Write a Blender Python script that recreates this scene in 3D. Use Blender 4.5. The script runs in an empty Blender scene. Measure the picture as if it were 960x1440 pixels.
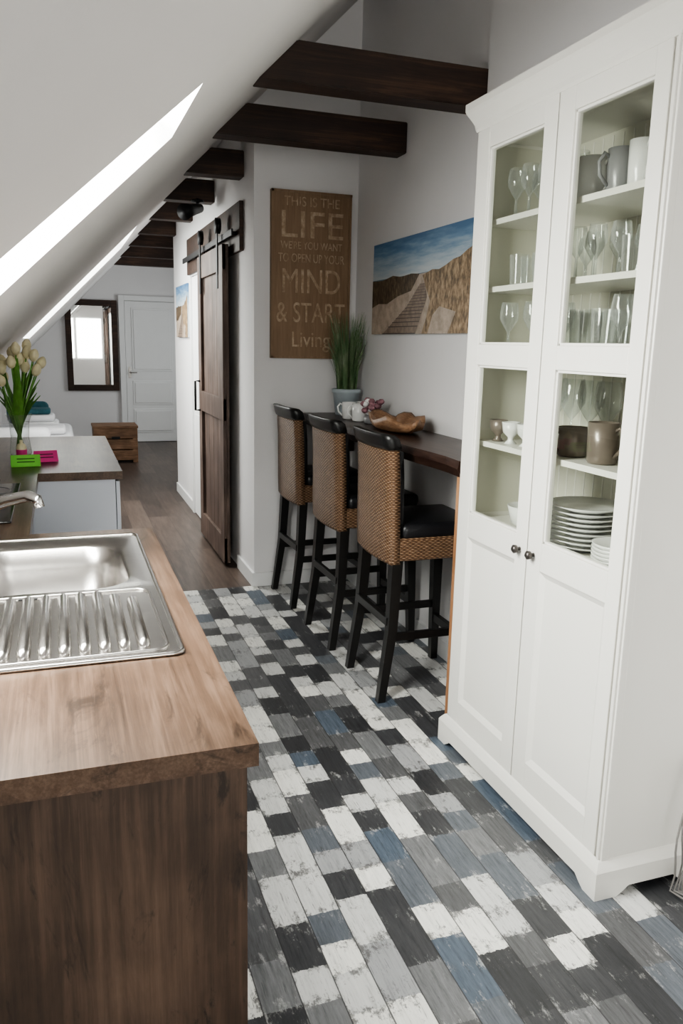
import bpy, bmesh, math, random
from mathutils import Vector, Matrix
random.seed(7)
S = bpy.context.scene
H = 1.52

# ------------------------------------------------------------------ materials
def newmat(name):
    m = bpy.data.materials.new(name); m.use_nodes = True
    nt = m.node_tree
    return m, nt, nt.nodes["Principled BSDF"]

def plain(name, col, rough=0.5, metal=0.0, var=0.06, vs=8.0, bump=0.0, bs=60.0, coat=0.0):
    m, nt, p = newmat(name)
    tc = nt.nodes.new("ShaderNodeTexCoord")
    n = nt.nodes.new("ShaderNodeTexNoise"); n.inputs["Scale"].default_value = vs; n.inputs["Detail"].default_value = 4
    nt.links.new(tc.outputs["Object"], n.inputs["Vector"])
    r = nt.nodes.new("ShaderNodeValToRGB")
    r.color_ramp.elements[0].position = 0.3; r.color_ramp.elements[1].position = 0.7
    r.color_ramp.elements[0].color = [c*(1-var) for c in col]+[1]
    r.color_ramp.elements[1].color = [min(1, c*(1+var)) for c in col]+[1]
    nt.links.new(n.outputs["Fac"], r.inputs["Fac"]); nt.links.new(r.outputs["Color"], p.inputs["Base Color"])
    p.inputs["Roughness"].default_value = rough; p.inputs["Metallic"].default_value = metal
    p.inputs["Coat Weight"].default_value = coat
    if bump:
        n2 = nt.nodes.new("ShaderNodeTexNoise"); n2.inputs["Scale"].default_value = bs
        nt.links.new(tc.outputs["Object"], n2.inputs["Vector"])
        b = nt.nodes.new("ShaderNodeBump"); b.inputs["Strength"].default_value = bump; b.inputs["Distance"].default_value = 0.005
        nt.links.new(n2.outputs["Fac"], b.inputs["Height"]); nt.links.new(b.outputs["Normal"], p.inputs["Normal"])
    return m

class N:
    """tiny node math helper"""
    def __init__(s, nt): s.nt = nt
    def m(s, op, a, b=None, c=None):
        n = s.nt.nodes.new("ShaderNodeMath"); n.operation = op
        for i, v in enumerate((a, b, c)):
            if v is None: continue
            if isinstance(v, (int, float)): n.inputs[i].default_value = v
            else: s.nt.links.new(v, n.inputs[i])
        return n.outputs[0]
    def noise(s, vec, scale, detail=4, rough=0.5, dist=0.0):
        n = s.nt.nodes.new("ShaderNodeTexNoise"); n.inputs["Scale"].default_value = scale
        n.inputs["Detail"].default_value = detail; n.inputs["Roughness"].default_value = rough; n.inputs["Distortion"].default_value = dist
        s.nt.links.new(vec, n.inputs["Vector"]); return n.outputs["Fac"]
    def comb(s, x, y, z=0.0):
        n = s.nt.nodes.new("ShaderNodeCombineXYZ")
        for i, v in enumerate((x, y, z)):
            if isinstance(v, (int, float)): n.inputs[i].default_value = v
            else: s.nt.links.new(v, n.inputs[i])
        return n.outputs[0]
    def white(s, vec):
        n = s.nt.nodes.new("ShaderNodeTexWhiteNoise"); n.noise_dimensions = '3D'
        s.nt.links.new(vec, n.inputs["Vector"]); return n.outputs["Value"]
    def ramp(s, fac, stops, interp='LINEAR'):
        r = s.nt.nodes.new("ShaderNodeValToRGB"); r.color_ramp.interpolation = interp
        e = r.color_ramp.elements
        e[0].position = stops[0][0]; e[0].color = list(stops[0][1])+[1]
        e[1].position = stops[-1][0]; e[1].color = list(stops[-1][1])+[1]
        for pz, c in stops[1:-1]:
            k = e.new(pz); k.color = list(c)+[1]
        s.nt.links.new(fac, r.inputs["Fac"]); return r.outputs["Color"]
    def mix(s, f, a, b, mode='MIX'):
        n = s.nt.nodes.new("ShaderNodeMix"); n.data_type = 'RGBA'; n.blend_type = mode
        for i, v in ((0, f), (6, a), (7, b)):
            if isinstance(v, (int, float)): n.inputs[i].default_value = v
            elif isinstance(v, tuple): n.inputs[i].default_value = list(v)+[1]
            else: s.nt.links.new(v, n.inputs[i])
        return n.outputs[2]

def wood(name, cols, axis='Y', rough=0.45, scale=1.0, contrast=(0.3, 0.7), bump=0.15, stretch=14.0, blotch=0.35, fine=0.35, knots=False):
    m, nt, p = newmat(name); h = N(nt)
    tc = nt.nodes.new("ShaderNodeTexCoord")
    def mapped(st):
        mp = nt.nodes.new("ShaderNodeMapping")
        sc = {'X': (1, st, st), 'Y': (st, 1, st), 'Z': (st, st, 1)}[axis]
        mp.inputs["Scale"].default_value = [s*scale for s in sc]
        nt.links.new(tc.outputs["Object"], mp.inputs["Vector"]); return mp.outputs["Vector"]
    a = h.noise(mapped(stretch), 2.2, 8, 0.68, 0.9)
    bl = h.noise(tc.outputs["Object"], 4.0*scale, 5)
    fn = h.noise(mapped(stretch*5), 3.0, 5, 0.7)
    f = h.m('ADD', h.m('MULTIPLY', a, 1-blotch), h.m('MULTIPLY', bl, blotch))
    f = h.m('ADD', f, h.m('MULTIPLY', h.m('SUBTRACT', fn, 0.5), fine))
    if len(cols) == 3:
        c = h.ramp(f, [(contrast[0], cols[0]), ((contrast[0]+contrast[1])/2, cols[1]), (contrast[1], cols[2])])
    else: c = h.ramp(f, [(contrast[0], cols[0]), (contrast[1], cols[1])])
    if knots:
        k1 = h.noise(mapped(3.0), 3.3, 6, 0.72, 1.6)
        kf = h.m('MULTIPLY', h.m('MINIMUM', 1.0, h.m('MAXIMUM', 0.0, h.m('MULTIPLY', h.m('SUBTRACT', k1, 0.56), 9.0))), 0.75)
        c = h.mix(kf, c, tuple(x*0.55 for x in cols[0]))
        k2 = h.noise(mapped(7.0), 5.0, 7, 0.8, 1.0)
        kf2 = h.m('MULTIPLY', h.m('MINIMUM', 1.0, h.m('MAXIMUM', 0.0, h.m('MULTIPLY', h.m('SUBTRACT', k2, 0.60), 10.0))), 0.35)
        c = h.mix(kf2, c, tuple(min(1, x*1.35) for x in cols[2]))
    nt.links.new(c, p.inputs["Base Color"])
    p.inputs["Roughness"].default_value = rough
    b = nt.nodes.new("ShaderNodeBump"); b.inputs["Strength"].default_value = bump; b.inputs["Distance"].default_value = 0.003
    nt.links.new(f, b.inputs["Height"]); nt.links.new(b.outputs["Normal"], p.inputs["Normal"])
    return m

def patchwork_floor():
    m, nt, p = newmat("vinyl_patchwork_planks"); h = N(nt)
    tc = nt.nodes.new("ShaderNodeTexCoord"); sp = nt.nodes.new("ShaderNodeSeparateXYZ")
    nt.links.new(tc.outputs["Object"], sp.inputs[0]); X, Y = sp.outputs[0], sp.outputs[1]
    W = 0.094
    u = h.m('DIVIDE', X, W); col = h.m('FLOOR', u); fu = h.m('FRACT', u)
    rc = h.white(h.comb(col, 3.3, 1.0))
    rag = h.noise(h.comb(h.m('MULTIPLY', X, 55), h.m('MULTIPLY', Y, 45)), 1.0, 6, 0.75)
    w1 = h.m('MULTIPLY', h.m('SINE', h.m('ADD', h.m('MULTIPLY', Y, 9.0), h.m('MULTIPLY', rc, 40.0))), 0.30)
    v = h.m('ADD', h.m('ADD', h.m('DIVIDE', Y, 0.142), h.m('MULTIPLY', rc, 17.0)), w1)
    vr = h.m('ADD', v, h.m('MULTIPLY', h.m('SUBTRACT', rag, 0.5), 0.14))
    row = h.m('FLOOR', vr); fv = h.m('FRACT', vr)
    rnd = h.white(h.comb(col, row, 5.0))
    c = h.ramp(rnd, [(0.0, (0.64, 0.64, 0.63)), (0.17, (0.86, 0.85, 0.81)), (0.34, (0.36, 0.365, 0.375)), (0.42, (0.052, 0.053, 0.058)),
                     (0.58, (0.100, 0.101, 0.106)), (0.70, (0.115, 0.128, 0.148)), (0.78, (0.17, 0.173, 0.18)), (0.86, (0.036, 0.037, 0.041)), (0.96, (0.09, 0.115, 0.15))], 'CONSTANT')
    light = h.m('LESS_THAN', rnd, 0.42)
    end = h.m('SUBTRACT', 0.5, h.m('MINIMUM', fv, h.m('SUBTRACT', 1.0, fv)))
    side = h.m('SUBTRACT', 0.5, h.m('MINIMUM', fu, h.m('SUBTRACT', 1.0, fu)))
    wear = h.m('ADD', h.m('MULTIPLY', end, 0.26), h.m('MULTIPLY', h.m('POWER', h.m('MULTIPLY', side, 2.0), 6.0), 0.07))
    g = h.noise(h.comb(h.m('MULTIPLY', X, 95), h.m('MULTIPLY', Y, 7), h.m('MULTIPLY', col, 7.1)), 1.0, 10, 0.80)
    gcol = h.ramp(g, [(0.30, (0.28, 0.28, 0.28)), (0.46, (0.92, 0.92, 0.92)), (0.72, (1.6, 1.59, 1.57))])
    gcl = h.ramp(g, [(0.30, (0.55, 0.55, 0.55)), (0.46, (0.95, 0.95, 0.95)), (0.72, (1.15, 1.15, 1.15))])
    c = h.mix(0.92, c, h.mix(light, gcol, gcl), 'MULTIPLY')
    # chipped paint: dark timber through the light paint, pale paint smeared on the dark
    ch = h.noise(h.comb(h.m('MULTIPLY', X, 34), h.m('MULTIPLY', Y, 20), h.m('MULTIPLY', col, 3.7)), 1.0, 10, 0.82)
    t = h.m('SUBTRACT', h.m('ADD', ch, wear), 0.615)
    cf = h.m('MULTIPLY', h.m('MINIMUM', 1.0, h.m('MAXIMUM', 0.0, h.m('MULTIPLY', t, 13.0))), h.m('ADD', 0.12, h.m('MULTIPLY', light, 0.74)))
    c = h.mix(cf, c, (0.095, 0.092, 0.093))
    ch2 = h.noise(h.comb(h.m('MULTIPLY', X, 40), h.m('MULTIPLY', Y, 14), h.m('ADD', h.m('MULTIPLY', col, 2.3), 40)), 1.0, 10, 0.82)
    t2 = h.m('SUBTRACT', h.m('ADD', ch2, h.m('MULTIPLY', wear, 0.8)), 0.635)
    cf2 = h.m('MULTIPLY', h.m('MINIMUM', 1.0, h.m('MAXIMUM', 0.0, h.m('MULTIPLY', t2, 10.0))), h.m('SUBTRACT', 0.62, h.m('MULTIPLY', light, 0.45)))
    c = h.mix(cf2, c, (0.60, 0.595, 0.58))
    sc = h.noise(h.comb(h.m('MULTIPLY', X, 230), h.m('MULTIPLY', Y, 13), 3.0), 1.0, 3, 0.6)
    c = h.mix(h.m('MULTIPLY', h.m('GREATER_THAN', sc, 0.65), 0.5), c, (0.04, 0.039, 0.04))
    e1 = h.m('LESS_THAN', h.m('MINIMUM', fu, h.m('SUBTRACT', 1.0, fu)), 0.018)
    c = h.mix(h.m('MULTIPLY', e1, 0.8), c, (0.025, 0.025, 0.027))
    nt.links.new(c, p.inputs["Base Color"])
    p.inputs["Roughness"].default_value = 0.38
    b = nt.nodes.new("ShaderNodeBump"); b.inputs["Strength"].default_value = 0.2; b.inputs["Distance"].default_value = 0.002
    nt.links.new(h.m('SUBTRACT', g, h.m('MULTIPLY', e1, 0.8)), b.inputs["Height"]); nt.links.new(b.outputs["Normal"], p.inputs["Normal"])
    return m

def dark_floor():
    m, nt, p = newmat("dark_laminate_planks"); h = N(nt)
    tc = nt.nodes.new("ShaderNodeTexCoord"); sp = nt.nodes.new("ShaderNodeSeparateXYZ")
    nt.links.new(tc.outputs["Object"], sp.inputs[0]); X, Y = sp.outputs[0], sp.outputs[1]
    u = h.m('DIVIDE', X, 0.17); col = h.m('FLOOR', u); fu = h.m('FRACT', u)
    v = h.m('ADD', h.m('DIVIDE', Y, 1.2), h.white(h.comb(col, 1.0, 1.0))); row = h.m('FLOOR', v); fv = h.m('FRACT', v)
    rnd = h.white(h.comb(col, row, 2.0))
    g = h.noise(h.comb(h.m('MULTIPLY', X, 30), h.m('MULTIPLY', Y, 3), h.m('MULTIPLY', rnd, 9)), 1.0, 6, 0.65)
    f = h.m('ADD', h.m('MULTIPLY', g, 0.7), h.m('MULTIPLY', rnd, 0.3))
    c = h.ramp(f, [(0.25, (0.034, 0.023, 0.018)), (0.5, (0.074, 0.052, 0.042)), (0.75, (0.14, 0.102, 0.083))])
    e = h.m('MAXIMUM', h.m('LESS_THAN', fu, 0.025), h.m('LESS_THAN', fv, 0.004))
    c = h.mix(h.m('MULTIPLY', e, 0.6), c, (0.02, 0.015, 0.012))
    nt.links.new(c, p.inputs["Base Color"]); p.inputs["Roughness"].default_value = 0.38
    return m

def rattan():
    m, nt, p = newmat("woven_rattan"); h = N(nt)
    tc = nt.nodes.new("ShaderNodeTexCoord"); sp = nt.nodes.new("ShaderNodeSeparateXYZ")
    nt.links.new(tc.outputs["Object"], sp.inputs[0]); X, Y, Z = sp.outputs
    a = h.m('ADD', X, Y)
    ka = h.m('MULTIPLY', a, 2*math.pi/0.026)
    rows = h.m('MULTIPLY', Z, math.pi/0.0075)
    par = h.m('MULTIPLY', h.m('FLOOR', h.m('DIVIDE', Z, 0.0075)), math.pi)
    strand = h.m('ABSOLUTE', h.m('SINE', rows))
    over = h.m('ADD', h.m('MULTIPLY', h.m('SINE', h.m('ADD', ka, par)), 0.5), 0.5)
    hgt = h.m('MULTIPLY', strand, h.m('ADD', h.m('MULTIPLY', over, 0.7), 0.3))
    nz = h.noise(tc.outputs["Object"], 35, 3)
    f = h.m('ADD', h.m('MULTIPLY', hgt, 0.75), h.m('MULTIPLY', nz, 0.3))
    c = h.ramp(f, [(0.1, (0.022, 0.011, 0.006)), (0.4, (0.13, 0.066, 0.034)), (0.7, (0.28, 0.165, 0.092)), (1.0, (0.50, 0.34, 0.22))])
    nt.links.new(c, p.inputs["Base Color"]); p.inputs["Roughness"].default_value = 0.5
    b = nt.nodes.new("ShaderNodeBump"); b.inputs["Strength"].default_value = 0.8; b.inputs["Distance"].default_value = 0.005
    nt.links.new(hgt, b.inputs["Height"]); nt.links.new(b.outputs["Normal"], p.inputs["Normal"])
    return m

def thin_glass(name, tint=(0.96, 0.98, 0.96), base=0.06, edge=0.5, rough=0.02, milk=0.0):
    m = bpy.data.materials.new(name); m.use_nodes = True; nt = m.node_tree
    nt.nodes.remove(nt.nodes["Principled BSDF"]); out = nt.nodes["Material Output"]
    t = nt.nodes.new("ShaderNodeBsdfTransparent"); t.inputs[0].default_value = list(tint)+[1]
    g = nt.nodes.new("ShaderNodeBsdfGlossy"); g.inputs["Roughness"].default_value = rough
    lw = nt.nodes.new("ShaderNodeLayerWeight"); lw.inputs["Blend"].default_value = 0.25
    h = N(nt); f = h.m('ADD', h.m('MULTIPLY', lw.outputs["Facing"], edge), base)
    mx = nt.nodes.new("ShaderNodeMixShader"); nt.links.new(f, mx.inputs[0])
    nt.links.new(t.outputs[0], mx.inputs[1]); nt.links.new(g.outputs[0], mx.inputs[2])
    last = mx.outputs[0]
    if milk:
        d = nt.nodes.new("ShaderNodeBsdfDiffuse"); d.inputs[0].default_value = (0.9, 0.92, 0.92, 1)
        m2 = nt.nodes.new("ShaderNodeMixShader")
        nt.links.new(h.m('ADD', h.m('MULTIPLY', lw.outputs["Facing"], milk*2), milk*0.25), m2.inputs[0])
        nt.links.new(last, m2.inputs[1]); nt.links.new(d.outputs[0], m2.inputs[2]); last = m2.outputs[0]
    nt.links.new(last, out.inputs["Surface"])
    return m

def speckle(name, stops, scale=(30, 30, 30), detail=6):
    m, nt, p = newmat(name); h = N(nt)
    tc = nt.nodes.new("ShaderNodeTexCoord"); mp = nt.nodes.new("ShaderNodeMapping"); mp.inputs["Scale"].default_value = scale
    nt.links.new(tc.outputs["Object"], mp.inputs["Vector"])
    c = h.ramp(h.noise(mp.outputs[0], 1.0, detail, 0.65), stops)
    nt.links.new(c, p.inputs["Base Color"]); p.inputs["Roughness"].default_value = 0.6
    return m

def sky_print():
    m, nt, p = newmat("printed_sky"); h = N(nt)
    tc = nt.nodes.new("ShaderNodeTexCoord"); sp = nt.nodes.new("ShaderNodeSeparateXYZ")
    nt.links.new(tc.outputs["Generated"], sp.inputs[0])
    n = h.noise(h.comb(h.m('MULTIPLY', sp.outputs[1], 3), h.m('MULTIPLY', sp.outputs[2], 9)), 1.6, 6, 0.6)
    f = h.m('ADD', sp.outputs[2], h.m('MULTIPLY', h.m('SUBTRACT', n, 0.5), 0.5))
    c = h.ramp(f, [(0.55, (0.58, 0.61, 0.62)), (0.70, (0.40, 0.49, 0.56)), (0.88, (0.14, 0.26, 0.41)), (1.0, (0.06, 0.16, 0.31))])
    nt.links.new(c, p.inputs["Base Color"]); p.inputs["Roughness"].default_value = 0.5
    return m

M = {}
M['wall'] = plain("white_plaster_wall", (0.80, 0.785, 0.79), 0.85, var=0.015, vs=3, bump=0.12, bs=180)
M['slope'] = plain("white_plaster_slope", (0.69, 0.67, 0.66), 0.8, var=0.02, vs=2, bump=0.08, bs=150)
M['trim'] = plain("white_trim_paint", (0.82, 0.82, 0.82), 0.4, var=0.01)
M['tile'] = patchwork_floor()
M['dfloor'] = dark_floor()
M['beam'] = wood("dark_stained_beam", [(0.008, 0.004, 0.0025), (0.032, 0.015, 0.009), (0.090, 0.045, 0.026)], 'X', 0.6)
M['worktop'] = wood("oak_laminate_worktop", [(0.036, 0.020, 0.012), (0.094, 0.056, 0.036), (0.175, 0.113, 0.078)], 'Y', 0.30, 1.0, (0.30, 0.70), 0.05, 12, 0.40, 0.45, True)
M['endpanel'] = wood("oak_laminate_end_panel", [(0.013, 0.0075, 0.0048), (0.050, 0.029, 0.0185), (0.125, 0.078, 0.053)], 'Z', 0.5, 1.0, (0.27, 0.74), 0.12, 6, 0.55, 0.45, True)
M['cab'] = plain("cream_white_lacquer", (0.78, 0.765, 0.72), 0.35, var=0.012, vs=3)
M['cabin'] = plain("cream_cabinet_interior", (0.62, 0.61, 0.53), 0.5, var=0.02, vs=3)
M['glass'] = thin_glass("cabinet_pane_glass", (0.90, 0.92, 0.88), 0.035, 0.20)
M['gware'] = thin_glass("drinking_glass_clear", (0.96, 0.98, 0.98), 0.08, 0.5, 0.05, 0.16)
M['steel'] = plain("brushed_stainless", (0.52, 0.50, 0.48), 0.24, 1.0, 0.05, 30, 0.05, 400)
M['chrome'] = plain("polished_chrome", (0.75, 0.75, 0.76), 0.1, 1.0, 0.02)
M['black'] = plain("black_painted_wood", (0.008, 0.0075, 0.0075), 0.35, var=0.2)
M['leather'] = plain("black_leather", (0.010, 0.010, 0.012), 0.38, var=0.2, bump=0.2, bs=120)
M['iron'] = plain("black_iron", (0.02, 0.02, 0.022), 0.5, 0.6, 0.2)
M['knob'] = plain("pewter_knob", (0.10, 0.09, 0.085), 0.35, 0.8, 0.1)
M['rattan'] = rattan()
M['barwood'] = wood("dark_walnut_slab", [(0.012, 0.006, 0.005), (0.034, 0.017, 0.013), (0.075, 0.042, 0.031)], 'Y', 0.35)
M['pine'] = wood("orange_pine_panel", [(0.22, 0.10, 0.045), (0.36, 0.18, 0.09), (0.48, 0.27, 0.14)], 'Z', 0.5)
M['barn'] = wood("barn_door_wood", [(0.022, 0.013, 0.010), (0.085, 0.054, 0.042), (0.22, 0.152, 0.122)], 'Z', 0.6)
M['crate'] = wood("reclaimed_crate_wood", [(0.05, 0.024, 0.012), (0.18, 0.095, 0.05), (0.34, 0.20, 0.12)], 'X', 0.6, 2.0)
M['ply'] = wood("stained_plywood_sign", [(0.16, 0.096, 0.052), (0.26, 0.165, 0.096), (0.37, 0.25, 0.155)], 'Z', 0.6, 1.2, (0.2, 0.8))
M['signtxt'] = speckle("worn_pale_letters", [(0.32, (0.27, 0.175, 0.105)), (0.48, (0.41, 0.29, 0.185)), (0.66, (0.54, 0.42, 0.30))], (45, 45, 30), 5)
M['whitecer'] = plain("white_ceramic", (0.82, 0.82, 0.81), 0.2, var=0.01, coat=0.3)
M['greycer'] = plain("grey_ceramic", (0.24, 0.24, 0.25), 0.3, var=0.05, coat=0.3)
M['browncer'] = plain("brown_pewter_ceramic", (0.20, 0.165, 0.142), 0.28, 0.3, 0.12, coat=0.3)
M['pot'] = plain("pale_blue_zinc_pot", (0.46, 0.52, 0.56), 0.5, 0.0, 0.08)
M['soil'] = plain("soil", (0.03, 0.02, 0.015), 0.9)
M['grass'] = speckle("grass_blades", [(0.3, (0.04, 0.11, 0.04)), (0.5, (0.15, 0.24, 0.11)), (0.72, (0.40, 0.44, 0.31))], (20, 20, 6))
M['leaf'] = plain("tulip_leaf", (0.14, 0.33, 0.06), 0.45, var=0.3, vs=20)
M['petal'] = plain("cream_tulip_petal", (0.84, 0.76, 0.50), 0.5, var=0.15, vs=25)
M['olive'] = wood("olive_wood", [(0.10, 0.045, 0.02), (0.25, 0.135, 0.075), (0.40, 0.25, 0.145)], 'Y', 0.5, 3.0)
M['pinkd'] = plain("dusty_pink_petal", (0.25, 0.12, 0.14), 0.6, var=0.3, vs=60)
M['cardg'] = plain("green_card", (0.20, 0.65, 0.08), 0.7)
M['cardp'] = plain("pink_card", (0.80, 0.06, 0.30), 0.7)
M['sheet'] = plain("white_linen", (0.80, 0.80, 0.82), 0.9, var=0.03, bump=0.3, bs=12)
M['teal'] = plain("teal_towel", (0.03, 0.105, 0.13), 0.95, var=0.2, vs=40)
M['hob'] = plain("black_glass_hob", (0.01, 0.01, 0.011), 0.08)
M['front'] = plain("white_gloss_front", (0.66, 0.69, 0.76), 0.25, var=0.01)
M['rubber'] = plain("grey_cable", (0.22, 0.21, 0.20), 0.5)
M['sky'] = sky_print()
M['sea'] = plain("printed_sea", (0.10, 0.17, 0.23), 0.5, var=0.2)
M['dune'] = speckle("printed_dune_grass", [(0.32, (0.06, 0.042, 0.025)), (0.48, (0.24, 0.16, 0.088)), (0.62, (0.44, 0.31, 0.19)), (0.8, (0.62, 0.48, 0.33))], (30, 45, 22))
M['dune2'] = speckle("printed_dark_marram", [(0.3, (0.03, 0.022, 0.014)), (0.55, (0.12, 0.082, 0.048)), (0.8, (0.30, 0.22, 0.14))], (30, 50, 25))
M['sand'] = speckle("printed_sand", [(0.3, (0.32, 0.25, 0.19)), (0.7, (0.55, 0.45, 0.37))], (20, 20, 20))
M['walk'] = plain("printed_boardwalk", (0.24, 0.18, 0.14), 0.6, var=0.25, vs=40)
M['walkd'] = plain("printed_boardwalk_gap", (0.07, 0.05, 0.04), 0.6)
mm, nt_, p_ = newmat("mirror_silver"); p_.inputs["Metallic"].default_value = 1; p_.inputs["Roughness"].default_value = 0.02
p_.inputs["Base Color"].default_value = (0.85, 0.86, 0.85, 1); M['mirror'] = mm

# ------------------------------------------------------------------ builder
class B:
    def __init__(s, name): s.name = name; s.bm = bmesh.new(); s.mats = []
    def mi(s, k):
        m = M[k]
        if m not in s.mats: s.mats.append(m)
        return s.mats.index(m)
    def _merge(s, tb, mat, smooth, T=None):
        if T is not None: bmesh.ops.transform(tb, matrix=T, verts=tb.verts)
        bmesh.ops.recalc_face_normals(tb, faces=tb.faces)
        i = s.mi(mat)
        for f in tb.faces: f.material_index = i; f.smooth = smooth
        me = bpy.data.meshes.new("tmp"); tb.to_mesh(me); tb.free(); s.bm.from_mesh(me); bpy.data.meshes.remove(me)
    def box(s, a, b, mat, bev=0, seg=2, T=None, smooth=False):
        tb = bmesh.new(); bmesh.ops.create_cube(tb, size=1)
        c = [(a[i]+b[i])/2 for i in range(3)]; d = [abs(b[i]-a[i]) for i in range(3)]
        for v in tb.verts: v.co = Vector([c[i]+v.co[i]*d[i] for i in range(3)])
        if bev: bmesh.ops.bevel(tb, geom=tb.edges[:], offset=bev, segments=seg, affect='EDGES', profile=0.5)
        s._merge(tb, mat, smooth, T)
    def hexa(s, v8, mat, bev=0, T=None):
        tb = bmesh.new(); vs = [tb.verts.new(v) for v in v8]
        for q in ((3, 2, 1, 0), (4, 5, 6, 7), (0, 1, 5, 4), (1, 2, 6, 5), (2, 3, 7, 6), (3, 0, 4, 7)): tb.faces.new([vs[i] for i in q])
        if bev: bmesh.ops.bevel(tb, geom=tb.edges[:], offset=bev, segments=2, affect='EDGES')
        s._merge(tb, mat, False, T)
    def loft(s, rings, mat, close=True, cap0=False, cap1=False, smooth=True, T=None):
        tb = bmesh.new(); R = [[tb.verts.new(p) for p in r] for r in rings]; n = len(R[0])
        for a, b in zip(R, R[1:]):
            for i in range(n if close else n-1):
                j = (i+1) % n; tb.faces.new((a[i], a[j], b[j], b[i]))
        if cap0: tb.faces.new(R[0][::-1])
        if cap1: tb.faces.new(R[-1])
        s._merge(tb, mat, smooth, T)
    def lathe(s, prof, c, mat, seg=24, T=None, cap0=True, cap1=False, sx=1, sy=1):
        rings = [[(c[0]+r*sx*math.cos(2*math.pi*i/seg), c[1]+r*sy*math.sin(2*math.pi*i/seg), c[2]+z) for i in range(seg)] for r, z in prof]
        s.loft(rings, mat, cap0=cap0, cap1=cap1, T=T)
    def tube(s, pts, r, mat, seg=8, cap=True, T=None):
        pts = [Vector(p) for p in pts]; n = len(pts); rr = r if isinstance(r, (list, tuple)) else [r]*n
        rings = []; up = None
        for i, p in enumerate(pts):
            d = (pts[min(i+1, n-1)]-pts[max(i-1, 0)]).normalized()
            if up is None: up = Vector((0, 0, 1)) if abs(d.z) < 0.9 else Vector((1, 0, 0))
            x = d.cross(up)
            if x.length < 1e-4: x = d.cross(Vector((0, 1, 0)))
            x.normalize(); y = d.cross(x).normalized(); up = -y if (-y).dot(up) > 0 else y
            rings.append([p+x*rr[i]*math.cos(2*math.pi*k/seg)+y*rr[i]*math.sin(2*math.pi*k/seg) for k in range(seg)])
        s.loft(rings, mat, cap0=cap, cap1=cap, T=T)
    def poly(s, vs, mat):
        tb = bmesh.new(); tb.faces.new([tb.verts.new(v) for v in vs])
        i = s.mi(mat)
        for f in tb.faces: f.material_index = i
        me = bpy.data.meshes.new("tmp"); tb.to_mesh(me); tb.free(); s.bm.from_mesh(me); bpy.data.meshes.remove(me)
    def text(s, body, size, T, mat, ext=0.002, width=None):
        cu = bpy.data.curves.new("t", 'FONT'); cu.body = body; cu.size = size; cu.extrude = ext; cu.align_x = 'CENTER'
        o = bpy.data.objects.new("t", cu); S.collection.objects.link(o); bpy.context.view_layer.update()
        me = bpy.data.meshes.new_from_object(o.evaluated_get(bpy.context.evaluated_depsgraph_get()))
        xs = [v.co.x for v in me.vertices]; w = max(xs)-min(xs)
        k = (width/w) if width else 1
        me.transform(T @ Matrix.Diagonal((k, 1, 1, 1)))
        i = s.mi(mat)
        for f in me.polygons: f.material_index = i
        s.bm.from_mesh(me); bpy.data.meshes.remove(me); bpy.data.objects.remove(o); bpy.data.curves.remove(cu)
    def done(s, origin='auto'):
        if origin == 'auto':
            xs = [v.co for v in s.bm.verts]
            lo = [min(v[i] for v in xs) for i in range(3)]; hi = [max(v[i] for v in xs) for i in range(3)]
            origin = Vector(((lo[0]+hi[0])/2, (lo[1]+hi[1])/2, lo[2]))
        else: origin = Vector(origin)
        for v in s.bm.verts: v.co -= origin
        me = bpy.data.meshes.new(s.name); s.bm.to_mesh(me); s.bm.free()
        for m in s.mats: me.materials.append(m)
        o = bpy.data.objects.new(s.name, me); o.location = origin; S.collection.objects.link(o)
        return o

def rr(cx, cy, hx, hy, r, z, n=6):
    out = []
    for k, (sx, sy) in enumerate(((1, 1), (-1, 1), (-1, -1), (1, -1))):
        for i in range(n+1):
            a = math.pi/2*(k+i/n)
            out.append((cx+sx*(hx-r)+r*math.cos(a), cy+sy*(hy-r)+r*math.sin(a), z))
    return out

# ------------------------------------------------------------------ room shell
YB, YS, YE, YF = -2.2, 4.75, 8.18, 12.4
b = B("floor"); b.box((-0.95, YB-0.1, -0.1), (1.95, 4.76, 0), 'tile'); b.done((0, 0, 0))
b = B("floor_hallway"); b.box((-0.95, 4.76, -0.1), (2.75, YF+0.1, -0.001), 'dfloor'); b.done((0, 0, 0))
b = B("wall_right"); b.box((1.72, YB-0.1, 0), (1.95, 3.165, 3.8), 'wall'); b.done((0, 0, 0))
b = B("wall_right_bar"); b.box((1.75, 3.165, 0), (1.95, YS+0.1, 3.8), 'wall'); b.done((0, 0, 0))
b = B("wall_sign_end"); b.box((1.11, YS, 0), (1.75, YS+0.12, 3.6), 'wall'); b.done((0, 0, 0))
b = B("wall_hallway")
b.box((1.11, YS+0.12, 0), (1.23, 6.30, 3.0), 'wall'); b.box((1.11, 7.05, 0), (1.23, YE, 3.0), 'wall')
b.box((1.11, 6.30, 2.06), (1.23, 7.05, 3.0), 'wall')
b.box((1.23, YE-0.12, 0), (2.75, YE, 4.6), 'wall'); b.box((1.9, YS+0.12, 0), (2.0, YE-0.12, 3.9), 'wall'); b.done((0, 0, 0))
b = B("wall_far"); b.box((-0.95, YF, 0), (2.75, YF+0.12, 4.6), 'wall'); b.done((0, 0, 0))
b = B("wall_far_right")
b.box((2.6, YE, 0), (2.75, 9.3, 4.6), 'wall'); b.box((2.6, 11.3, 0), (2.75, YF, 4.6), 'wall')
b.box((2.6, 9.3, 0), (2.75, 11.3, 0.8), 'wall'); b.box((2.6, 9.3, 2.3), (2.75, 11.3, 4.6), 'wall'); b.done((0, 0, 0))
b = B("wall_left_knee"); b.box((-0.92, YB-0.1, 0), (-0.80, YF, 0.93), 'wall'); b.done((0, 0, 0))
b = B("wall_back")
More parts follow.
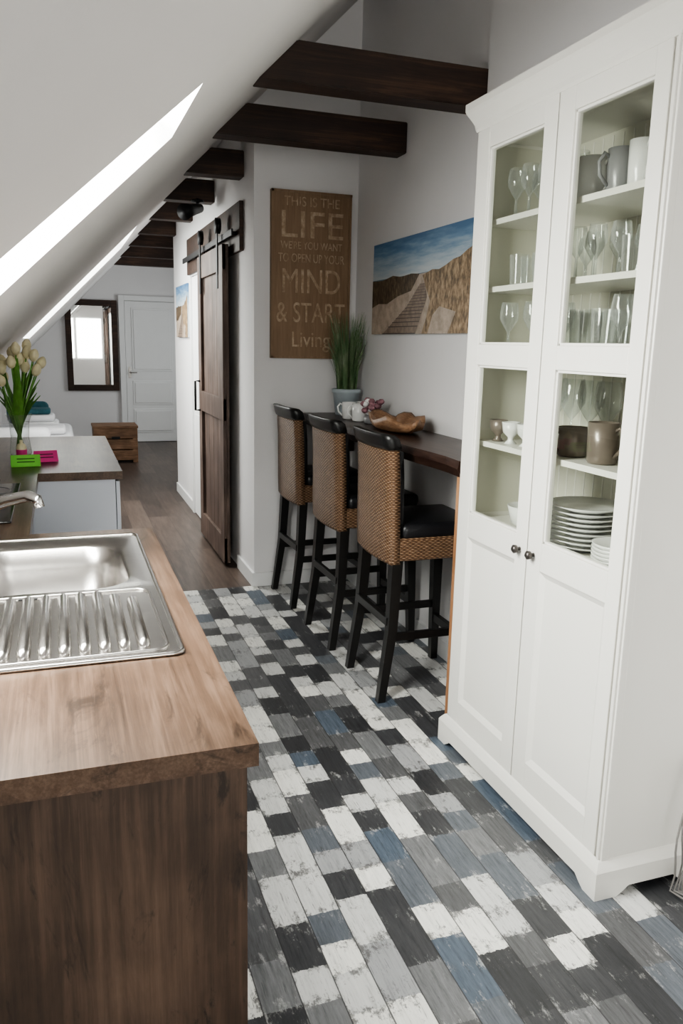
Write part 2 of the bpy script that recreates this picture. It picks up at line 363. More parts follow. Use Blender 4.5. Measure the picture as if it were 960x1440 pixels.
b.box((-0.95, YB-0.12, 0), (-0.3, YB, 3.8), 'wall'); b.box((1.4, YB-0.12, 0), (1.95, YB, 3.8), 'wall')
b.box((-0.3, YB-0.12, 0), (1.4, YB, 0.85), 'wall'); b.box((-0.3, YB-0.12, 2.2), (1.4, YB, 3.8), 'wall'); b.done((0, 0, 0))

def window(name, axis, fixed, a0, a1, z0, z1, mull=2):
    b = B(name)
    def bx(u0, u1, w0, w1, t=0.04, mat='trim'):
        if axis == 'X': b.box((u0, fixed-t/2, w0), (u1, fixed+t/2, w1), mat)
        else: b.box((fixed-t/2, u0, w0), (fixed+t/2, u1, w1), mat)
    f = 0.06
    bx(a0, a1, z0, z0+f); bx(a0, a1, z1-f, z1); bx(a0, a0+f, z0+f, z1-f); bx(a1-f, a1, z0+f, z1-f)
    for i in range(1, mull):
        c = a0+(a1-a0)*i/mull; bx(c-0.04, c+0.04, z0+f, z1-f)
    if axis == 'X': b.poly([(a0+f, fixed, z0+f), (a1-f, fixed, z0+f), (a1-f, fixed, z1-f), (a0+f, fixed, z1-f)], 'glass')
    else: b.poly([(fixed, a0+f, z0+f), (fixed, a1-f, z0+f), (fixed, a1-f, z1-f), (fixed, a0+f, z1-f)], 'glass')
    b.done((0, 0, 0))
window("window_1", 'X', YB-0.06, -0.3, 1.4, 0.85, 2.2)
window("window_2", 'Y', 2.67, 9.3, 11.3, 0.8, 2.3)  # second one is an added, unseen window to let light into the far room

# sloped ceiling  z = x + 1.73, with an added light-patch opening and a far roof window
def sp(x, y, o=0.0): return (x-o*0.7071, y, x+1.73+o*0.7071)
b = B("ceiling_slope")
XK, XT = -0.80, 2.75
def q(x0, x1, ya0, yb0, ya1, yb1):
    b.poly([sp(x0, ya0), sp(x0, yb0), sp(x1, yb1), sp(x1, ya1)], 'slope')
Y0, YM, Y1 = YB-0.1, 4.3, YF+0.05
O1 = [(-0.50, 1.21, 1.84), (0.307, 1.77, 2.25)]  # slanted opening, shaped to stand in for a patch of light on the slope
q(XK, O1[0][0], Y0, YM, Y0, YM)
q(O1[0][0], O1[1][0], Y0, O1[0][1], Y0, O1[1][1])
q(O1[0][0], O1[1][0], O1[0][2], YM, O1[1][2], YM)
q(O1[1][0], XT, Y0, YM, Y0, YM)
O2 = [(-0.22, 5.9, 7.4), (0.56, 5.9, 7.4)]
q(XK, O2[0][0], YM, Y1, YM, Y1)
q(O2[0][0], O2[1][0], YM, O2[0][1], YM, O2[1][1])
q(O2[0][0], O2[1][0], O2[0][2], Y1, O2[1][2], Y1)
q(O2[1][0], XT, YM, Y1, YM, Y1)
for O in (O1, O2):
    c = [(O[0][0], O[0][1]), (O[0][0], O[0][2]), (O[1][0], O[1][2]), (O[1][0], O[1][1])]
    for i in range(4):
        p0, p1 = c[i], c[(i+1) % 4]
        b.poly([sp(*p0), sp(*p1), sp(*p1, 0.14), sp(*p0, 0.14)], 'trim')
b.done((0, 0, 0))
for k, O in enumerate((O1, O2)):
    b = B("window_%d" % (k+3))  # near pane fills the added light-patch opening, far one is a roof window
    c = [(O[0][0], O[0][1]), (O[0][0], O[0][2]), (O[1][0], O[1][2]), (O[1][0], O[1][1])]
    b.poly([sp(x, y, 0.13) for x, y in c], 'glass')
    for i in range(4):
        p0, p1 = c[i], c[(i+1) % 4]
        b.tube([sp(*p0, 0.125), sp(*p1, 0.125)], 0.018, 'trim', 6)
    b.done((0, 0, 0))

# trims
b = B("baseboard_right"); b.box((1.735, 3.17, 0), (1.75, YS, 0.09), 'trim'); b.done()
b = B("baseboard_sign_end"); b.box((1.095, YS-0.016, 0), (1.735, YS, 0.09), 'trim', 0.003); b.done()
b = B("baseboard_hallway"); b.box((1.095, YS, 0), (1.11, 5.2, 0.09), 'trim'); b.box((1.095, 7.12, 0), (1.11, YE, 0.09), 'trim'); b.done()
b = B("baseboard_far"); b.box((-0.8, YF-0.016, 0), (0.86, YF, 0.09), 'trim'); b.done()
b = B("trim_doorway")
b.box((1.092, 7.05, 0), (1.24, 7.12, 2.06), 'trim'); b.box((1.092, 6.24, 0), (1.11, 6.30, 2.06), 'trim'); b.done()
b = B("door_2"); b.box((1.108, 6.302, 0.005), (1.145, 7.048, 2.05), 'trim', 0.002)
for za, zb in ((0.15, 0.9), (1.05, 1.95)): b.box((1.103, 6.40, za), (1.108, 6.95, zb), 'trim', 0.002)
b.done()

# beams
ys = [3.17, 4.04, 5.0, 5.98, 6.95, 7.95, 9.0, 10.2, 11.35]
for i, y in enumerate(ys):
    x1 = 1.748 if y < YS else (1.108 if y < YE else 2.6)
    b = B("ceiling_beam"); z0, z1 = 2.49, 2.64
    b.hexa([(z0-1.73, y, z0), (x1, y, z0), (x1, y+0.12, z0), (z0-1.73, y+0.12, z0),
            (z1-1.73, y, z1), (x1, y, z1), (x1, y+0.12, z1), (z1-1.73, y+0.12, z1)], 'beam', 0.004)
    b.done()

# ------------------------------------------------------------------ kitchen counters
ZT = 0.92
b = B("kitchen_counter")
t0 = ZT-0.038
def wt(x0, y0, x1, y1): b.box((x0, y0, t0), (x1, y1, ZT), 'worktop')
wt(-0.79, 1.09, 0.262, 1.50); wt(-0.79, 1.50, -0.27, 2.44); wt(0.16, 1.50, 0.262, 2.44); wt(-0.79, 2.44, 0.262, 2.585)
wt(-0.79, 2.585, -0.11, 3.78); wt(-0.79, 3.78, 0.258, 5.22)
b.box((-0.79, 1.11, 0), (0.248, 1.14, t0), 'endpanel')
b.box((-0.79, 1.14, 0.1), (0.20, 1.16, t0), 'front'); b.box((0.21, 1.14, 0.10), (0.235, 1.72, t0-0.01), 'front', 0.002)
b.box((0.21, 1.725, 0.10), (0.235, 2.56, t0-0.01), 'front', 0.002)
b.box((-0.79, 2.54, 0), (0.21, 2.56, t0), 'front')
b.box((0.15, 1.14, 0), (0.17, 2.54, 0.10), 'front')
b.box((-0.16, 2.585, 0.1), (-0.14, 3.79, t0-0.01), 'front')
b.box((-0.79, 3.80, 0), (0.225, 3.82, t0), 'front'); b.box((0.228, 3.80, 0.10), (0.246, 4.49, t0-0.012), 'front', 0.002)
b.box((0.228, 4.50, 0.10), (0.246, 5.19, t0-0.012), 'front', 0.002); b.box((-0.79, 5.18, 0), (0.225, 5.20, t0), 'front')
b.box((0.15, 3.82, 0), (0.17, 5.18, 0.10), 'front')
b.done((0, 0, 0))

b = B("kitchen_sink")
zs = ZT+0.004
R0 = rr(-0.04, 2.21, 0.245, 0.28, 0.012, zs); cx, cy = -0.055, 2.165
b.loft([R0, rr(cx, cy, 0.205, 0.225, 0.10, zs), rr(cx, cy, 0.197, 0.217, 0.095, zs-0.008), rr(cx, cy, 0.185, 0.205, 0.09, zs-0.06),
        rr(cx, cy, 0.175, 0.195, 0.085, zs-0.13), rr(cx, cy, 0.15, 0.17, 0.08, zs-0.158), rr(cx, cy, 0.05, 0.05, 0.045, zs-0.165),
        rr(cx, cy, 0.03, 0.03, 0.029, zs-0.17)], 'steel', cap1=True)
b.poly([(-0.285, 1.476, zs), (0.205, 1.476, zs), (0.205, 1.93, zs), (-0.285, 1.93, zs)], 'steel')
for i in range(11):
    x = -0.240+i*0.0375
    y0, y1 = 1.528, 1.880
    if i > 8: y1 = 1.880-(i-8)*0.03
    pts = [(x, y0-0.008, zs-0.004), (x, y0, zs+0.002), (x, y0+0.012, zs+0.005), (x, y1-0.012, zs+0.005), (x, y1, zs+0.002), (x, y1+0.008, zs-0.004)]
    b.tube(pts, [0.004, 0.010, 0.0125, 0.0125, 0.010, 0.004], 'steel', 12)
def loop(b, pts, r, mat): b.tube(pts+[pts[0], pts[1]], r, mat, 8, False)
loop(b, rr(-0.045, 1.705, 0.225, 0.205, 0.03, zs+0.001), 0.004, 'steel')
loop(b, rr(-0.04, 1.983, 0.245, 0.507, 0.02, zs), 0.005, 'steel')
for i in range(4):
    b.box((-0.13+i*0.016, 1.895, zs), (-0.12+i*0.016, 1.912, zs+0.0015), 'iron')
b.lathe([(0.04, 0.003), (0.036, 0.005), (0.02, 0.002)], (cx, cy, zs-0.168), 'chrome', 20)
b.done()

b = B("kitchen_faucet")
b.lathe([(0.028, 0), (0.028, 0.012), (0.022, 0.02), (0.021, 0.11), (0.024, 0.12), (0.022, 0.145), (0.004, 0.15)], (-0.27, 2.535, ZT+0.001), 'chrome', 20)
b.tube([(-0.27, 2.535, 1.0), (-0.23, 2.50, 1.02), (-0.16, 2.45, 1.055), (-0.10, 2.40, 1.075), (-0.075, 2.38, 1.068), (-0.07, 2.375, 1.045)], [0.020, 0.020, 0.018, 0.017, 0.016, 0.015], 'chrome', 12)
b.tube([(-0.27, 2.535, 1.065), (-0.23, 2.50, 1.10), (-0.18, 2.46, 1.115)], [0.014, 0.011, 0.009], 'chrome', 10)
b.done()
b = B("ceramic_hob"); b.box((-0.66, 2.75, ZT+0.001), (-0.17, 3.5, ZT+0.008), 'hob', 0.003)
for x, y, r in ((-0.30, 2.95, 0.08), (-0.30, 3.33, 0.10), (-0.52, 2.95, 0.1), (-0.52, 3.33, 0.08)):
    b.tube([(x+r*math.cos(t*math.pi/12), y+r*math.sin(t*math.pi/12), ZT+0.008) for t in range(25)], 0.0012, 'greycer', 4, False)
b.done()

# tulips
b = B("tulip_bouquet"); c = (-0.205, 4.42, ZT+0.001)
b.lathe([(0.05, 0), (0.055, 0.01), (0.045, 0.09), (0.05, 0.17), (0.065, 0.21)], c, 'gware', 24)
random.seed(3)
for i in range(20):
    a = i*2.4; R = 0.04+0.13*((i*7) % 10)/10; hgt = 0.44+0.14*((i*3) % 7)/7 - R*0.5
    tip = Vector((c[0]+R*math.cos(a), c[1]+R*math.sin(a), c[2]+hgt))
    if tip.x < -0.26: tip.x = -0.26+0.2*(tip.x+0.26)
    tip.z = min(tip.z, tip.x+1.73-0.10)
    base = Vector((c[0]-0.02*math.cos(a), c[1]-0.02*math.sin(a), c[2]+0.02))
    mid = Vector((c[0]+R*0.35*math.cos(a), c[1]+R*0.35*math.sin(a), c[2]+(tip.z-c[2])*0.6))
    b.tube([base, mid, tip], 0.004, 'leaf', 6)
    d = (tip-mid).normalized(); T = Matrix.Translation(tip) @ d.to_track_quat('Z', 'Y').to_matrix().to_4x4()
    b.lathe([(0.004, -0.002), (0.017, 0.008), (0.024, 0.025), (0.023, 0.042), (0.012, 0.060), (0.003, 0.066)], (0, 0, 0), 'petal', 10, T)
for i in range(30):
    a = i*2.1+0.5; R = 0.07+0.07*random.random(); hg = 0.18+0.22*random.random()
    p = [Vector((c[0]+R*t*t*math.cos(a), c[1]+R*t*t*math.sin(a), c[2]+0.1+hg*t)) for t in (0, .25, .5, .75, 1)]
    for k_ in p: k_.z = min(k_.z, k_.x+1.73-0.06)
    w = [0.008, 0.018, 0.022, 0.014, 0.002]; sd = Vector((-math.sin(a), math.cos(a), 0))
    b.loft([[q_-sd*w_, q_+Vector((0, 0, -0.004)), q_+sd*w_] for q_, w_ in zip(p, w)], 'leaf', close=False)
b.done()
b = B("hand_soap_bottle"); b.lathe([(0.022, 0), (0.024, 0.005), (0.024, 0.07), (0.018, 0.085), (0.008, 0.09), (0.008, 0.105)], (-0.19, 4.17, ZT+0.001), 'petal', 16, cap1=True)
b.lathe([(0.025, 0.02), (0.025, 0.06)], (-0.19, 4.17, ZT+0.001), 'cardp', 16, cap0=False); b.done()
def card(name, x, y, w, mat, rz):
    b = B(name); T = Matrix.Translation((x, y, ZT+0.002)) @ Matrix.Rotation(rz, 4, 'Z') @ Matrix.Rotation(math.radians(-28), 4, 'X')
    b.box((-w/2, -0.001, 0), (w/2, 0.001, 0.06), mat, T=T)
    T2 = Matrix.Translation((x, y, ZT+0.002)) @ Matrix.Rotation(rz, 4, 'Z') @ Matrix.Translation((0, 0.055, 0)) @ Matrix.Rotation(math.radians(26), 4, 'X')
    b.box((-w/2, -0.001, 0), (w/2, 0.001, 0.058), mat, T=T2)
    for k in range(2): b.box((-w*0.3, -0.0018, 0.022+k*0.016), (w*0.3, -0.0012, 0.026+k*0.016), 'iron', T=T)
    b.done()
card("green_note_card", -0.165, 3.98, 0.13, 'cardg', 0.1); card("pink_note_card", -0.075, 4.12, 0.11, 'cardp', 0.2)

# ------------------------------------------------------------------ display cabinet
b = B("glass_display_cabinet")
XF, XB = 1.372, 1.716; y0, y1 = 1.625, 2.575; F = 1.396; ZC = 2.235
def fb(ya, yb, za, zb, xa=XF, xb=F, mat='cab', bev=0.002): b.box((xa, ya, za), (xb, yb, zb), mat, bev)
b.box((F+0.002, y0, 0.09), (XB, y0+0.022, ZC), 'cab'); b.box((F+0.002, y1-0.022, 0.09), (XB, y1, ZC), 'cab')
b.box((XB-0.012, y0+0.022, 0.09), (XB, y1-0.022, ZC), 'cabin')
b.box((F+0.022, y0+0.022, 0.92), (XB-0.012, y0+0.024, 2.19), 'cabin'); b.box((F+0.022, y1-0.024, 0.92), (XB-0.012, y1-0.022, 2.19), 'cabin')
for i in range(18):
    yy = y0+0.06+i*0.05; b.box((XB-0.014, yy-0.0025, 0.92), (XB-0.0115, yy+0.0025, 2.19), 'cab')
for z in (2.20, 0.10): b.box((F+0.002, y0+0.022, z), (XB-0.012, y1-0.022, z+0.02), 'cab')
for z in (1.944, 1.724, 1.505, 1.194, 0.905): b.box((F+0.02, y0+0.024, z-0.018), (XB-0.014, y1-0.024, z), 'cab')
for (d0, d1) in ((1.650, 2.097), (2.103, 2.550)):
    g0, g1 = (1.705, 2.022) if d0 < 2 else (2.170, 2.490)
    fb(d0, g0, 0.10, 2.23); fb(g1, d1, 0.10, 2.23)
    for za, zb in ((2.165, 2.23), (1.46, 1.53), (0.845, 0.935), (0.10, 0.20)): fb(g0, g1, za, zb, xa=XF+0.0006)
    for za, zb in ((1.53, 2.165), (0.935, 1.46)):
        xg = F-0.010; b.poly([(xg, g0, za), (xg, g1, za), (xg, g1, zb), (xg, g0, zb)], 'glass')
        for (a0, a1, c0, c1) in ((g0, g0+0.008, za, zb), (g1-0.008, g1, za, zb), (g0, g1, za, za+0.008), (g0, g1, zb-0.008, zb)):
            b.box((XF+0.006, a0, c0), (F, a1, c1), 'cab', 0.002)
    b.box((F-0.012, g0, 0.20), (F-0.004, g1, 0.845), 'cab')
    za, zb = 0.20, 0.845; w = 0.018
    xo, xi = XF+0.001, F-0.012
    outer = [(g0, za), (g1, za), (g1, zb), (g0, zb)]; inner = [(g0+w, za+w), (g1-w, za+w), (g1-w, zb-w), (g0+w, zb-w)]
    for i in range(4):
        j = (i+1) % 4
        b.poly([(xo, *outer[i]), (xo, *outer[j]), (xi, *inner[j]), (xi, *inner[i])], 'cab')
    ky = 2.060 if d0 < 2 else 2.140
    b.tube([(XF, ky, 0.89), (XF-0.012, ky, 0.89), (XF-0.014, ky, 0.89), (XF-0.024, ky, 0.89), (XF-0.030, ky, 0.89)], [0.006, 0.005, 0.013, 0.014, 0.006], 'knob', 16)
for ya, yb in ((y0-0.004, 1.648), (2.552, y1+0.004)):
    b.box((XF+0.004, ya, 0.09), (F+0.004, yb, 2.235), 'cab', 0.003)
b.box((XF-0.003, y0+0.002, 0.09), (XF+0.01, y0+0.010, 2.23), 'cab', 0.002)
prof = [(0.002, 2.228), (0.006, 2.236), (0.008, 2.250), (0.018, 2.268), (0.030, 2.288), (0.033, 2.296), (0.033, 2.318)]
b.loft([[(XF-o, y0-o, z), (XF-o, y1+o, z), (XB, y1+o, z), (XB, y0-o, z)] for o, z in prof], 'cab', cap0=True, cap1=True, smooth=False)
# plinth boards, cut to bracket feet with a shallow arch between
o = 0.022; t = 0.02
def pr(a, c_):
    return [(a, 0), (a, 0.085), (c_, 0.085), (c_, 0), (c_-0.055, 0), (c_-0.075, 0.012), (c_-0.095, 0.028), (a+0.095, 0.028), (a+0.075, 0.012), (a+0.055, 0)]
pf = pr(y0-o, y1+o); ps = pr(XF-o+t, XB)
b.loft([[(XF-o, y_, z_) for y_, z_ in pf], [(XF-o+t, y_, z_) for y_, z_ in pf]], 'cab', cap0=True, cap1=True, smooth=False)
for yy in (y0-o, y1+o-t):
    b.loft([[(x_, yy, z_) for x_, z_ in ps], [(x_, yy+t, z_) for x_, z_ in ps]], 'cab', cap0=True, cap1=True, smooth=False)
b.loft([[(XF-q_, y0-q_, z), (XF-q_, y1+q_, z), (XB, y1+q_, z), (XB, y0-q_, z)] for q_, z in ((o, 0.0855), (o-0.006, 0.095), (0.006, 0.108), (0.0, 0.112))], 'cab', smooth=False, cap0=True)
for z in (1.38, 1.02, 2.08, 1.65):
    b.box((F+0.004, y1-0.036, z-0.02), (F+0.03, y1-0.024, z+0.02), 'steel')
b.done()

# cabinet contents
def tumbler(b, x, y, z, r=0.032, h=0.10, mat='gware'):
    b.lathe([(r*0.8, 0), (r*0.82, 0.006), (r, h)], (x, y, z+0.001), mat, 16)
def wine(b, x, y, z, k=1.0):
    b.lathe([(0.030*k, 0), (0.030*k, 0.003), (0.005, 0.008), (0.004, 0.07*k), (0.015*k, 0.085*k), (0.033*k, 0.115*k), (0.034*k, 0.14*k), (0.028*k, 0.175*k)], (x, y, z+0.001), 'gware', 16)
def mug(b, x, y, z, r, h, mat, ang=0.0):
    b.lathe([(r*0.85, 0), (r*0.95, 0.006), (r, h*0.5), (r*1.02, h), (r*0.94, h), (r*0.9, h*0.4), (r*0.7, 0.008)], (x, y, z+0.001), mat, 22, cap1=True)
    d = Vector((math.cos(ang), math.sin(ang), 0)); c = Vector((x, y, z+0.001))
    pts = [c+d*(r*0.95)+Vector((0, 0, h*0.82)), c+d*(r*1.3)+Vector((0, 0, h*0.9)), c+d*(r*1.65)+Vector((0, 0, h*0.7)), c+d*(r*1.55)+Vector((0, 0, h*0.42)), c+d*(r*0.95)+Vector((0, 0, h*0.18))]
    b.tube(pts, 0.0055, mat, 8)
b = B("drinking_glasses")
for (x, y) in ((1.48, 2.48), (1.56, 2.46), (1.48, 2.40), (1.60, 2.38), (1.50, 2.33), (1.62, 2.30), (1.52, 2.19), (1.60, 2.24), (1.62, 2.15)):
    wine(b, x, y, 1.944, 0.92)
for (x, y) in ((1.47, 2.42), (1.55, 2.48), (1.50, 2.33), (1.60, 2.38), (1.47, 2.10), (1.56, 2.14), (1.48, 2.02), (1.58, 2.05), (1.50, 1.94), (1.60, 1.96), (1.48, 1.86), (1.58, 1.87), (1.50, 1.79), (1.62, 2.26)):
    tumbler(b, x, y, 1.724, 0.032, 0.10) if (y > 2.3 or y < 1.9) else wine(b, x, y, 1.724, 0.85)
for (x, y) in ((1.47, 2.46), (1.56, 2.42), (1.50, 2.36), (1.60, 2.32), (1.50, 2.14), (1.60, 2.18), (1.47, 2.05), (1.58, 2.08), (1.48, 1.96), (1.57, 1.99), (1.48, 1.88), (1.58, 1.90), (1.50, 1.80)):
    wine(b, x, y, 1.505, 0.95) if (y > 2.3 or y < 1.93) else tumbler(b, x, y, 1.505, 0.036, 0.13)
for (x, y) in ((1.64, 2.40), (1.64, 2.30), (1.64, 2.20), (1.63, 2.10)): wine(b, x, y, 1.194, 1.3)
b.done()
b = B("coffee_mugs")
for (x, y, r, h, m_, a) in ((1.49, 2.085, 0.042, 0.12, 'whitecer', -1.2), (1.50, 1.965, 0.040, 0.12, 'greycer', 2.9), (1.59, 2.03, 0.040, 0.12, 'whitecer', -1.2), (1.60, 1.92, 0.040, 0.12, 'greycer', 3.3), (1.49, 1.865, 0.038, 0.12, 'whitecer', -2.0), (1.60, 1.82, 0.038, 0.12, 'whitecer', -2.0)):
    mug(b, x, y, 1.944, r, h, m_, a)
b.done()
b = B("brown_mugs")
mug(b, 1.49, 1.925, 1.194, 0.046, 0.12, 'browncer', -1.4); mug(b, 1.50, 2.085, 1.194, 0.050, 0.09, 'browncer', 3.0)
mug(b, 1.60, 2.0, 1.194, 0.042, 0.10, 'greycer', -1.0); mug(b, 1.60, 1.85, 1.194, 0.042, 0.10, 'browncer', -1.0)
b.done()
b = B("egg_cups")
for (x, y) in ((1.47, 2.485), (1.47, 2.40), (1.48, 2.32), (1.54, 2.26)):
    b.lathe([(0.022, 0), (0.01, 0.012), (0.01, 0.022), (0.028, 0.04), (0.033, 0.075), (0.029, 0.075), (0.01, 0.04)], (x, y, 1.195), 'browncer' if y > 2.45 else 'whitecer', 18, cap1=True)
b.done()
b = B("dinner_plates")
for i in range(9):
    b.lathe([(0.06, 0), (0.07, 0.004), (0.120, 0.020), (0.122, 0.023), (0.07, 0.010), (0.02, 0.008)], (1.545, 2.045, 0.906+i*0.0150), 'whitecer', 40, cap1=True)
b.done()
b = B("serving_bowls")
for i in range(5): b.lathe([(0.04, 0), (0.045, 0.004), (0.075, 0.02), (0.080, 0.028), (0.077, 0.028), (0.03, 0.008)], (1.50, 1.82, 0.906+i*0.011), 'whitecer', 28, cap1=True)
b.lathe([(0.04, 0), (0.06, 0.02), (0.075, 0.08), (0.071, 0.08), (0.03, 0.01)], (1.52, 2.33, 0.906), 'whitecer', 28, cap1=True)
b.done()

b = B("coiled_power_cable")
for k in range(5):
    xx = 1.585+k*0.011
    pts = [(xx+0.012*math.sin(t*0.9+k), 1.575-0.02*math.sin(t*math.pi/9)-0.004*k, 0.40-0.39*(t/9)+0.0) for t in range(10)]
    pts[-1] = (xx, 1.57-0.004*k, 0.006); pts.append((xx+0.02+0.02*k, 1.50-0.01*k, 0.005)); pts.append((xx+0.09, 1.42-0.02*k, 0.005))
    b.tube(pts, 0.003, 'rubber', 6)
b.done()

# ------------------------------------------------------------------ bar
b = B("wall_bar_table")
n = 16
random.seed(5)
ya, yb = 2.64, 4.735
edge = [(1.40+0.010*math.sin(i*1.3)+0.006*random.random(), ya+(yb-ya)*i/n) for i in range(n+1)]
XR = 1.745
top = [(x, y, 1.10) for x, y in edge]+[(XR, yb, 1.10), (XR, 3.17, 1.10), (1.715, 3.165, 1.10), (1.715, ya, 1.10)]
bot = [(x+0.012, y, 1.035) for x, y in edge]+[(XR, yb, 1.035), (XR, 3.17, 1.035), (1.715, 3.165, 1.035), (1.715, ya, 1.035)]
midr = [(x-0.006, y, 1.07) for x, y in edge]+[(XR, yb, 1.07), (XR, 3.17, 1.07), (1.715, 3.165, 1.07), (1.715, ya, 1.07)]
b.loft([bot, midr, top], 'barwood', cap0=True, cap1=True, smooth=False)
b.box((1.415, 2.645, 0), (1.715, 2.675, 1.035), 'pine', 0.002)
b.box((1.50, 4.69, 0.86), (1.74, 4.72, 1.035), 'barwood')
b.done()

# bar stools
def stool():
    b = B("wicker_bar_stool")
    def leg(x0, y0, x1, y1, h=0.64, bow=0.0):
        a, c = 0.017, 0.024
        v = []
        for (x, y, s_, z) in ((x1, y1, a, 0), ((x0+x1)/2+bow, (y0+y1)/2, 0.021, h/2), (x0, y0, c, h)):
            v.append([(x-s_, y-s_, z), (x+s_, y-s_, z), (x+s_, y+s_, z), (x-s_, y+s_, z)])
        b.loft(v, 'black', cap0=True, cap1=True, smooth=False)
    for sy in (-1, 1):
        leg(-0.165, sy*0.175, -0.225, sy*0.197, bow=0.014); leg(0.200, sy*0.175, 0.216, sy*0.197)
        b.box((-0.195, sy*0.188-0.010, 0.27), (0.205, sy*0.188+0.010, 0.305), 'black', 0.002)
    b.box((0.195, -0.185, 0.20), (0.220, 0.185, 0.240), 'black', 0.002)
    b.box((-0.205, -0.185, 0.34), (-0.182, 0.185, 0.375), 'black', 0.002)
    b.box((-0.190, -0.205, 0.625), (0.232, 0.205, 0.725), 'rattan', 0.014, 3)
    b.box((-0.150, -0.200, 0.715), (0.238, 0.200, 0.785), 'leather', 0.026, 4, smooth=True)
    def ring(z, xo, xi, hw):
        out = []
        m = 8
        for i in range(m+1):
            t = -1+2*i/m; out.append((xo-0.018*(1-t*t), t*hw, z))
        for i in range(m+1):
            t = 1-2*i/m; out.append((xi-0.015*(1-t*t), t*hw, z))
        return out
    zs_ = [0.610, 0.625, 0.72, 0.85, 0.98, 1.08, 1.105]
    xo = [-0.192, -0.200, -0.203, -0.205, -0.208, -0.214, -0.214]
    hw = [0.198, 0.205, 0.206, 0.202, 0.198, 0.195, 0.192]
    b.loft([ring(z, x, x+0.040, w) for z, x, w in zip(zs_, xo, hw)], 'rattan', cap0=True, cap1=True)
    b.loft([ring(z, x, x+0.026, w) for z, x, w in ((0.74, -0.168, 0.182), (0.80, -0.167, 0.187), (0.98, -0.170, 0.183), (1.09, -0.176, 0.178))], 'leather', cap0=True, cap1=True)
    b.loft([ring(z, x, x+t, w) for z, x, t, w in ((1.10, -0.220, 0.052, 0.200), (1.115, -0.226, 0.056, 0.203), (1.145, -0.232, 0.052, 0.203), (1.160, -0.238, 0.040, 0.198), (1.164, -0.234, 0.02, 0.192))], 'black', cap0=True, cap1=True)
    return b.done((0, 0, 0))
s1 = stool(); s1.location = (1.478, 3.165, 0); s1.rotation_euler = (0, 0, 0.0)
for x, y, r in ((1.462, 3.80, 0.02), (1.45, 4.475, 0.02)):
    o = bpy.data.objects.new("wicker_bar_stool", s1.data); o.location = (x, y, 0); o.rotation_euler = (0, 0, r); S.collection.objects.link(o)

# bar-top items
ZB = 1.101
b = B("potted_grass"); c = (1.635, 4.56, ZB)
b.lathe([(0.062, 0), (0.066, 0.004), (0.080, 0.13), (0.088, 0.135), (0.088, 0.155), (0.080, 0.158), (0.078, 0.14)], c, 'pot', 28)
b.lathe([(0.078, 0.14), (0.01, 0.15)], c, 'soil', 20, cap0=False, cap1=True)
random.seed(11)
for i in range(330):
    a = random.random()*6.283; r0 = 0.06*math.sqrt(random.random()); L = 0.22+0.28*random.random(); sp_ = (0.01+0.085*random.random())
    p0 = Vector((c[0]+r0*math.cos(a), c[1]+r0*math.sin(a), c[2]+0.145)); d = Vector((math.cos(a), math.sin(a), 0))
    pts = [p0+d*sp_*t*t+Vector((0, 0, L*t*(1-0.06*t))) for t in (0, 0.35, 0.7, 1)]
    for p in pts:
        p.x = min(p.x, 1.742); p.y = min(p.y, 4.70)
    sd = Vector((math.cos(a*3.7), math.sin(a*3.7), 0)); w = [0.0022, 0.0025, 0.0018, 0.0004]
    b.loft([[p-sd*w_, p+sd*w_] for p, w_ in zip(pts, w)], 'grass', close=False)
b.done()
b = B("white_mugs")
for (x, y) in ((1.56, 4.30), (1.63, 4.22), (1.57, 4.16), (1.66, 4.33)): mug(b, x, y, ZB, 0.040, 0.095, 'whitecer', 2.6)
b.done()
b = B("olive_wood_bowl")
rings = []
for (r, z) in ((0.07, 0.0), (0.13, 0.012), (0.165, 0.040), (0.175, 0.072), (0.155, 0.064), (0.12, 0.035), (0.05, 0.022)):
    rings.append([(1.575+0.62*r*math.cos(t*math.pi/16)*(1+0.08*math.sin(t*1.7)), 3.66+1.55*r*(1+0.14*math.sin(t*0.9))*math.sin(t*math.pi/16), ZB+z+0.016*math.sin(t*1.1)*(z > 0.02)) for t in range(32)])
b.loft(rings, 'olive', cap0=True, cap1=True); b.done()
b = B("dried_flower_decoration"); random.seed(2)
for i in range(26):
    x, y, z = 1.60+random.uniform(-.05, .05), 4.035+random.uniform(-.045, .045), ZB+0.03+random.random()*0.08
    b.lathe([(0.004, 0), (0.016, 0.008), (0.020, 0.018), (0.010, 0.030)], (x, y, z), 'pinkd' if i % 3 else 'whitecer', 8, cap1=True)
b.lathe([(0.04, 0), (0.048, 0.01), (0.045, 0.04)], (1.60, 4.035, ZB), 'greycer', 16, cap1=True); b.done()

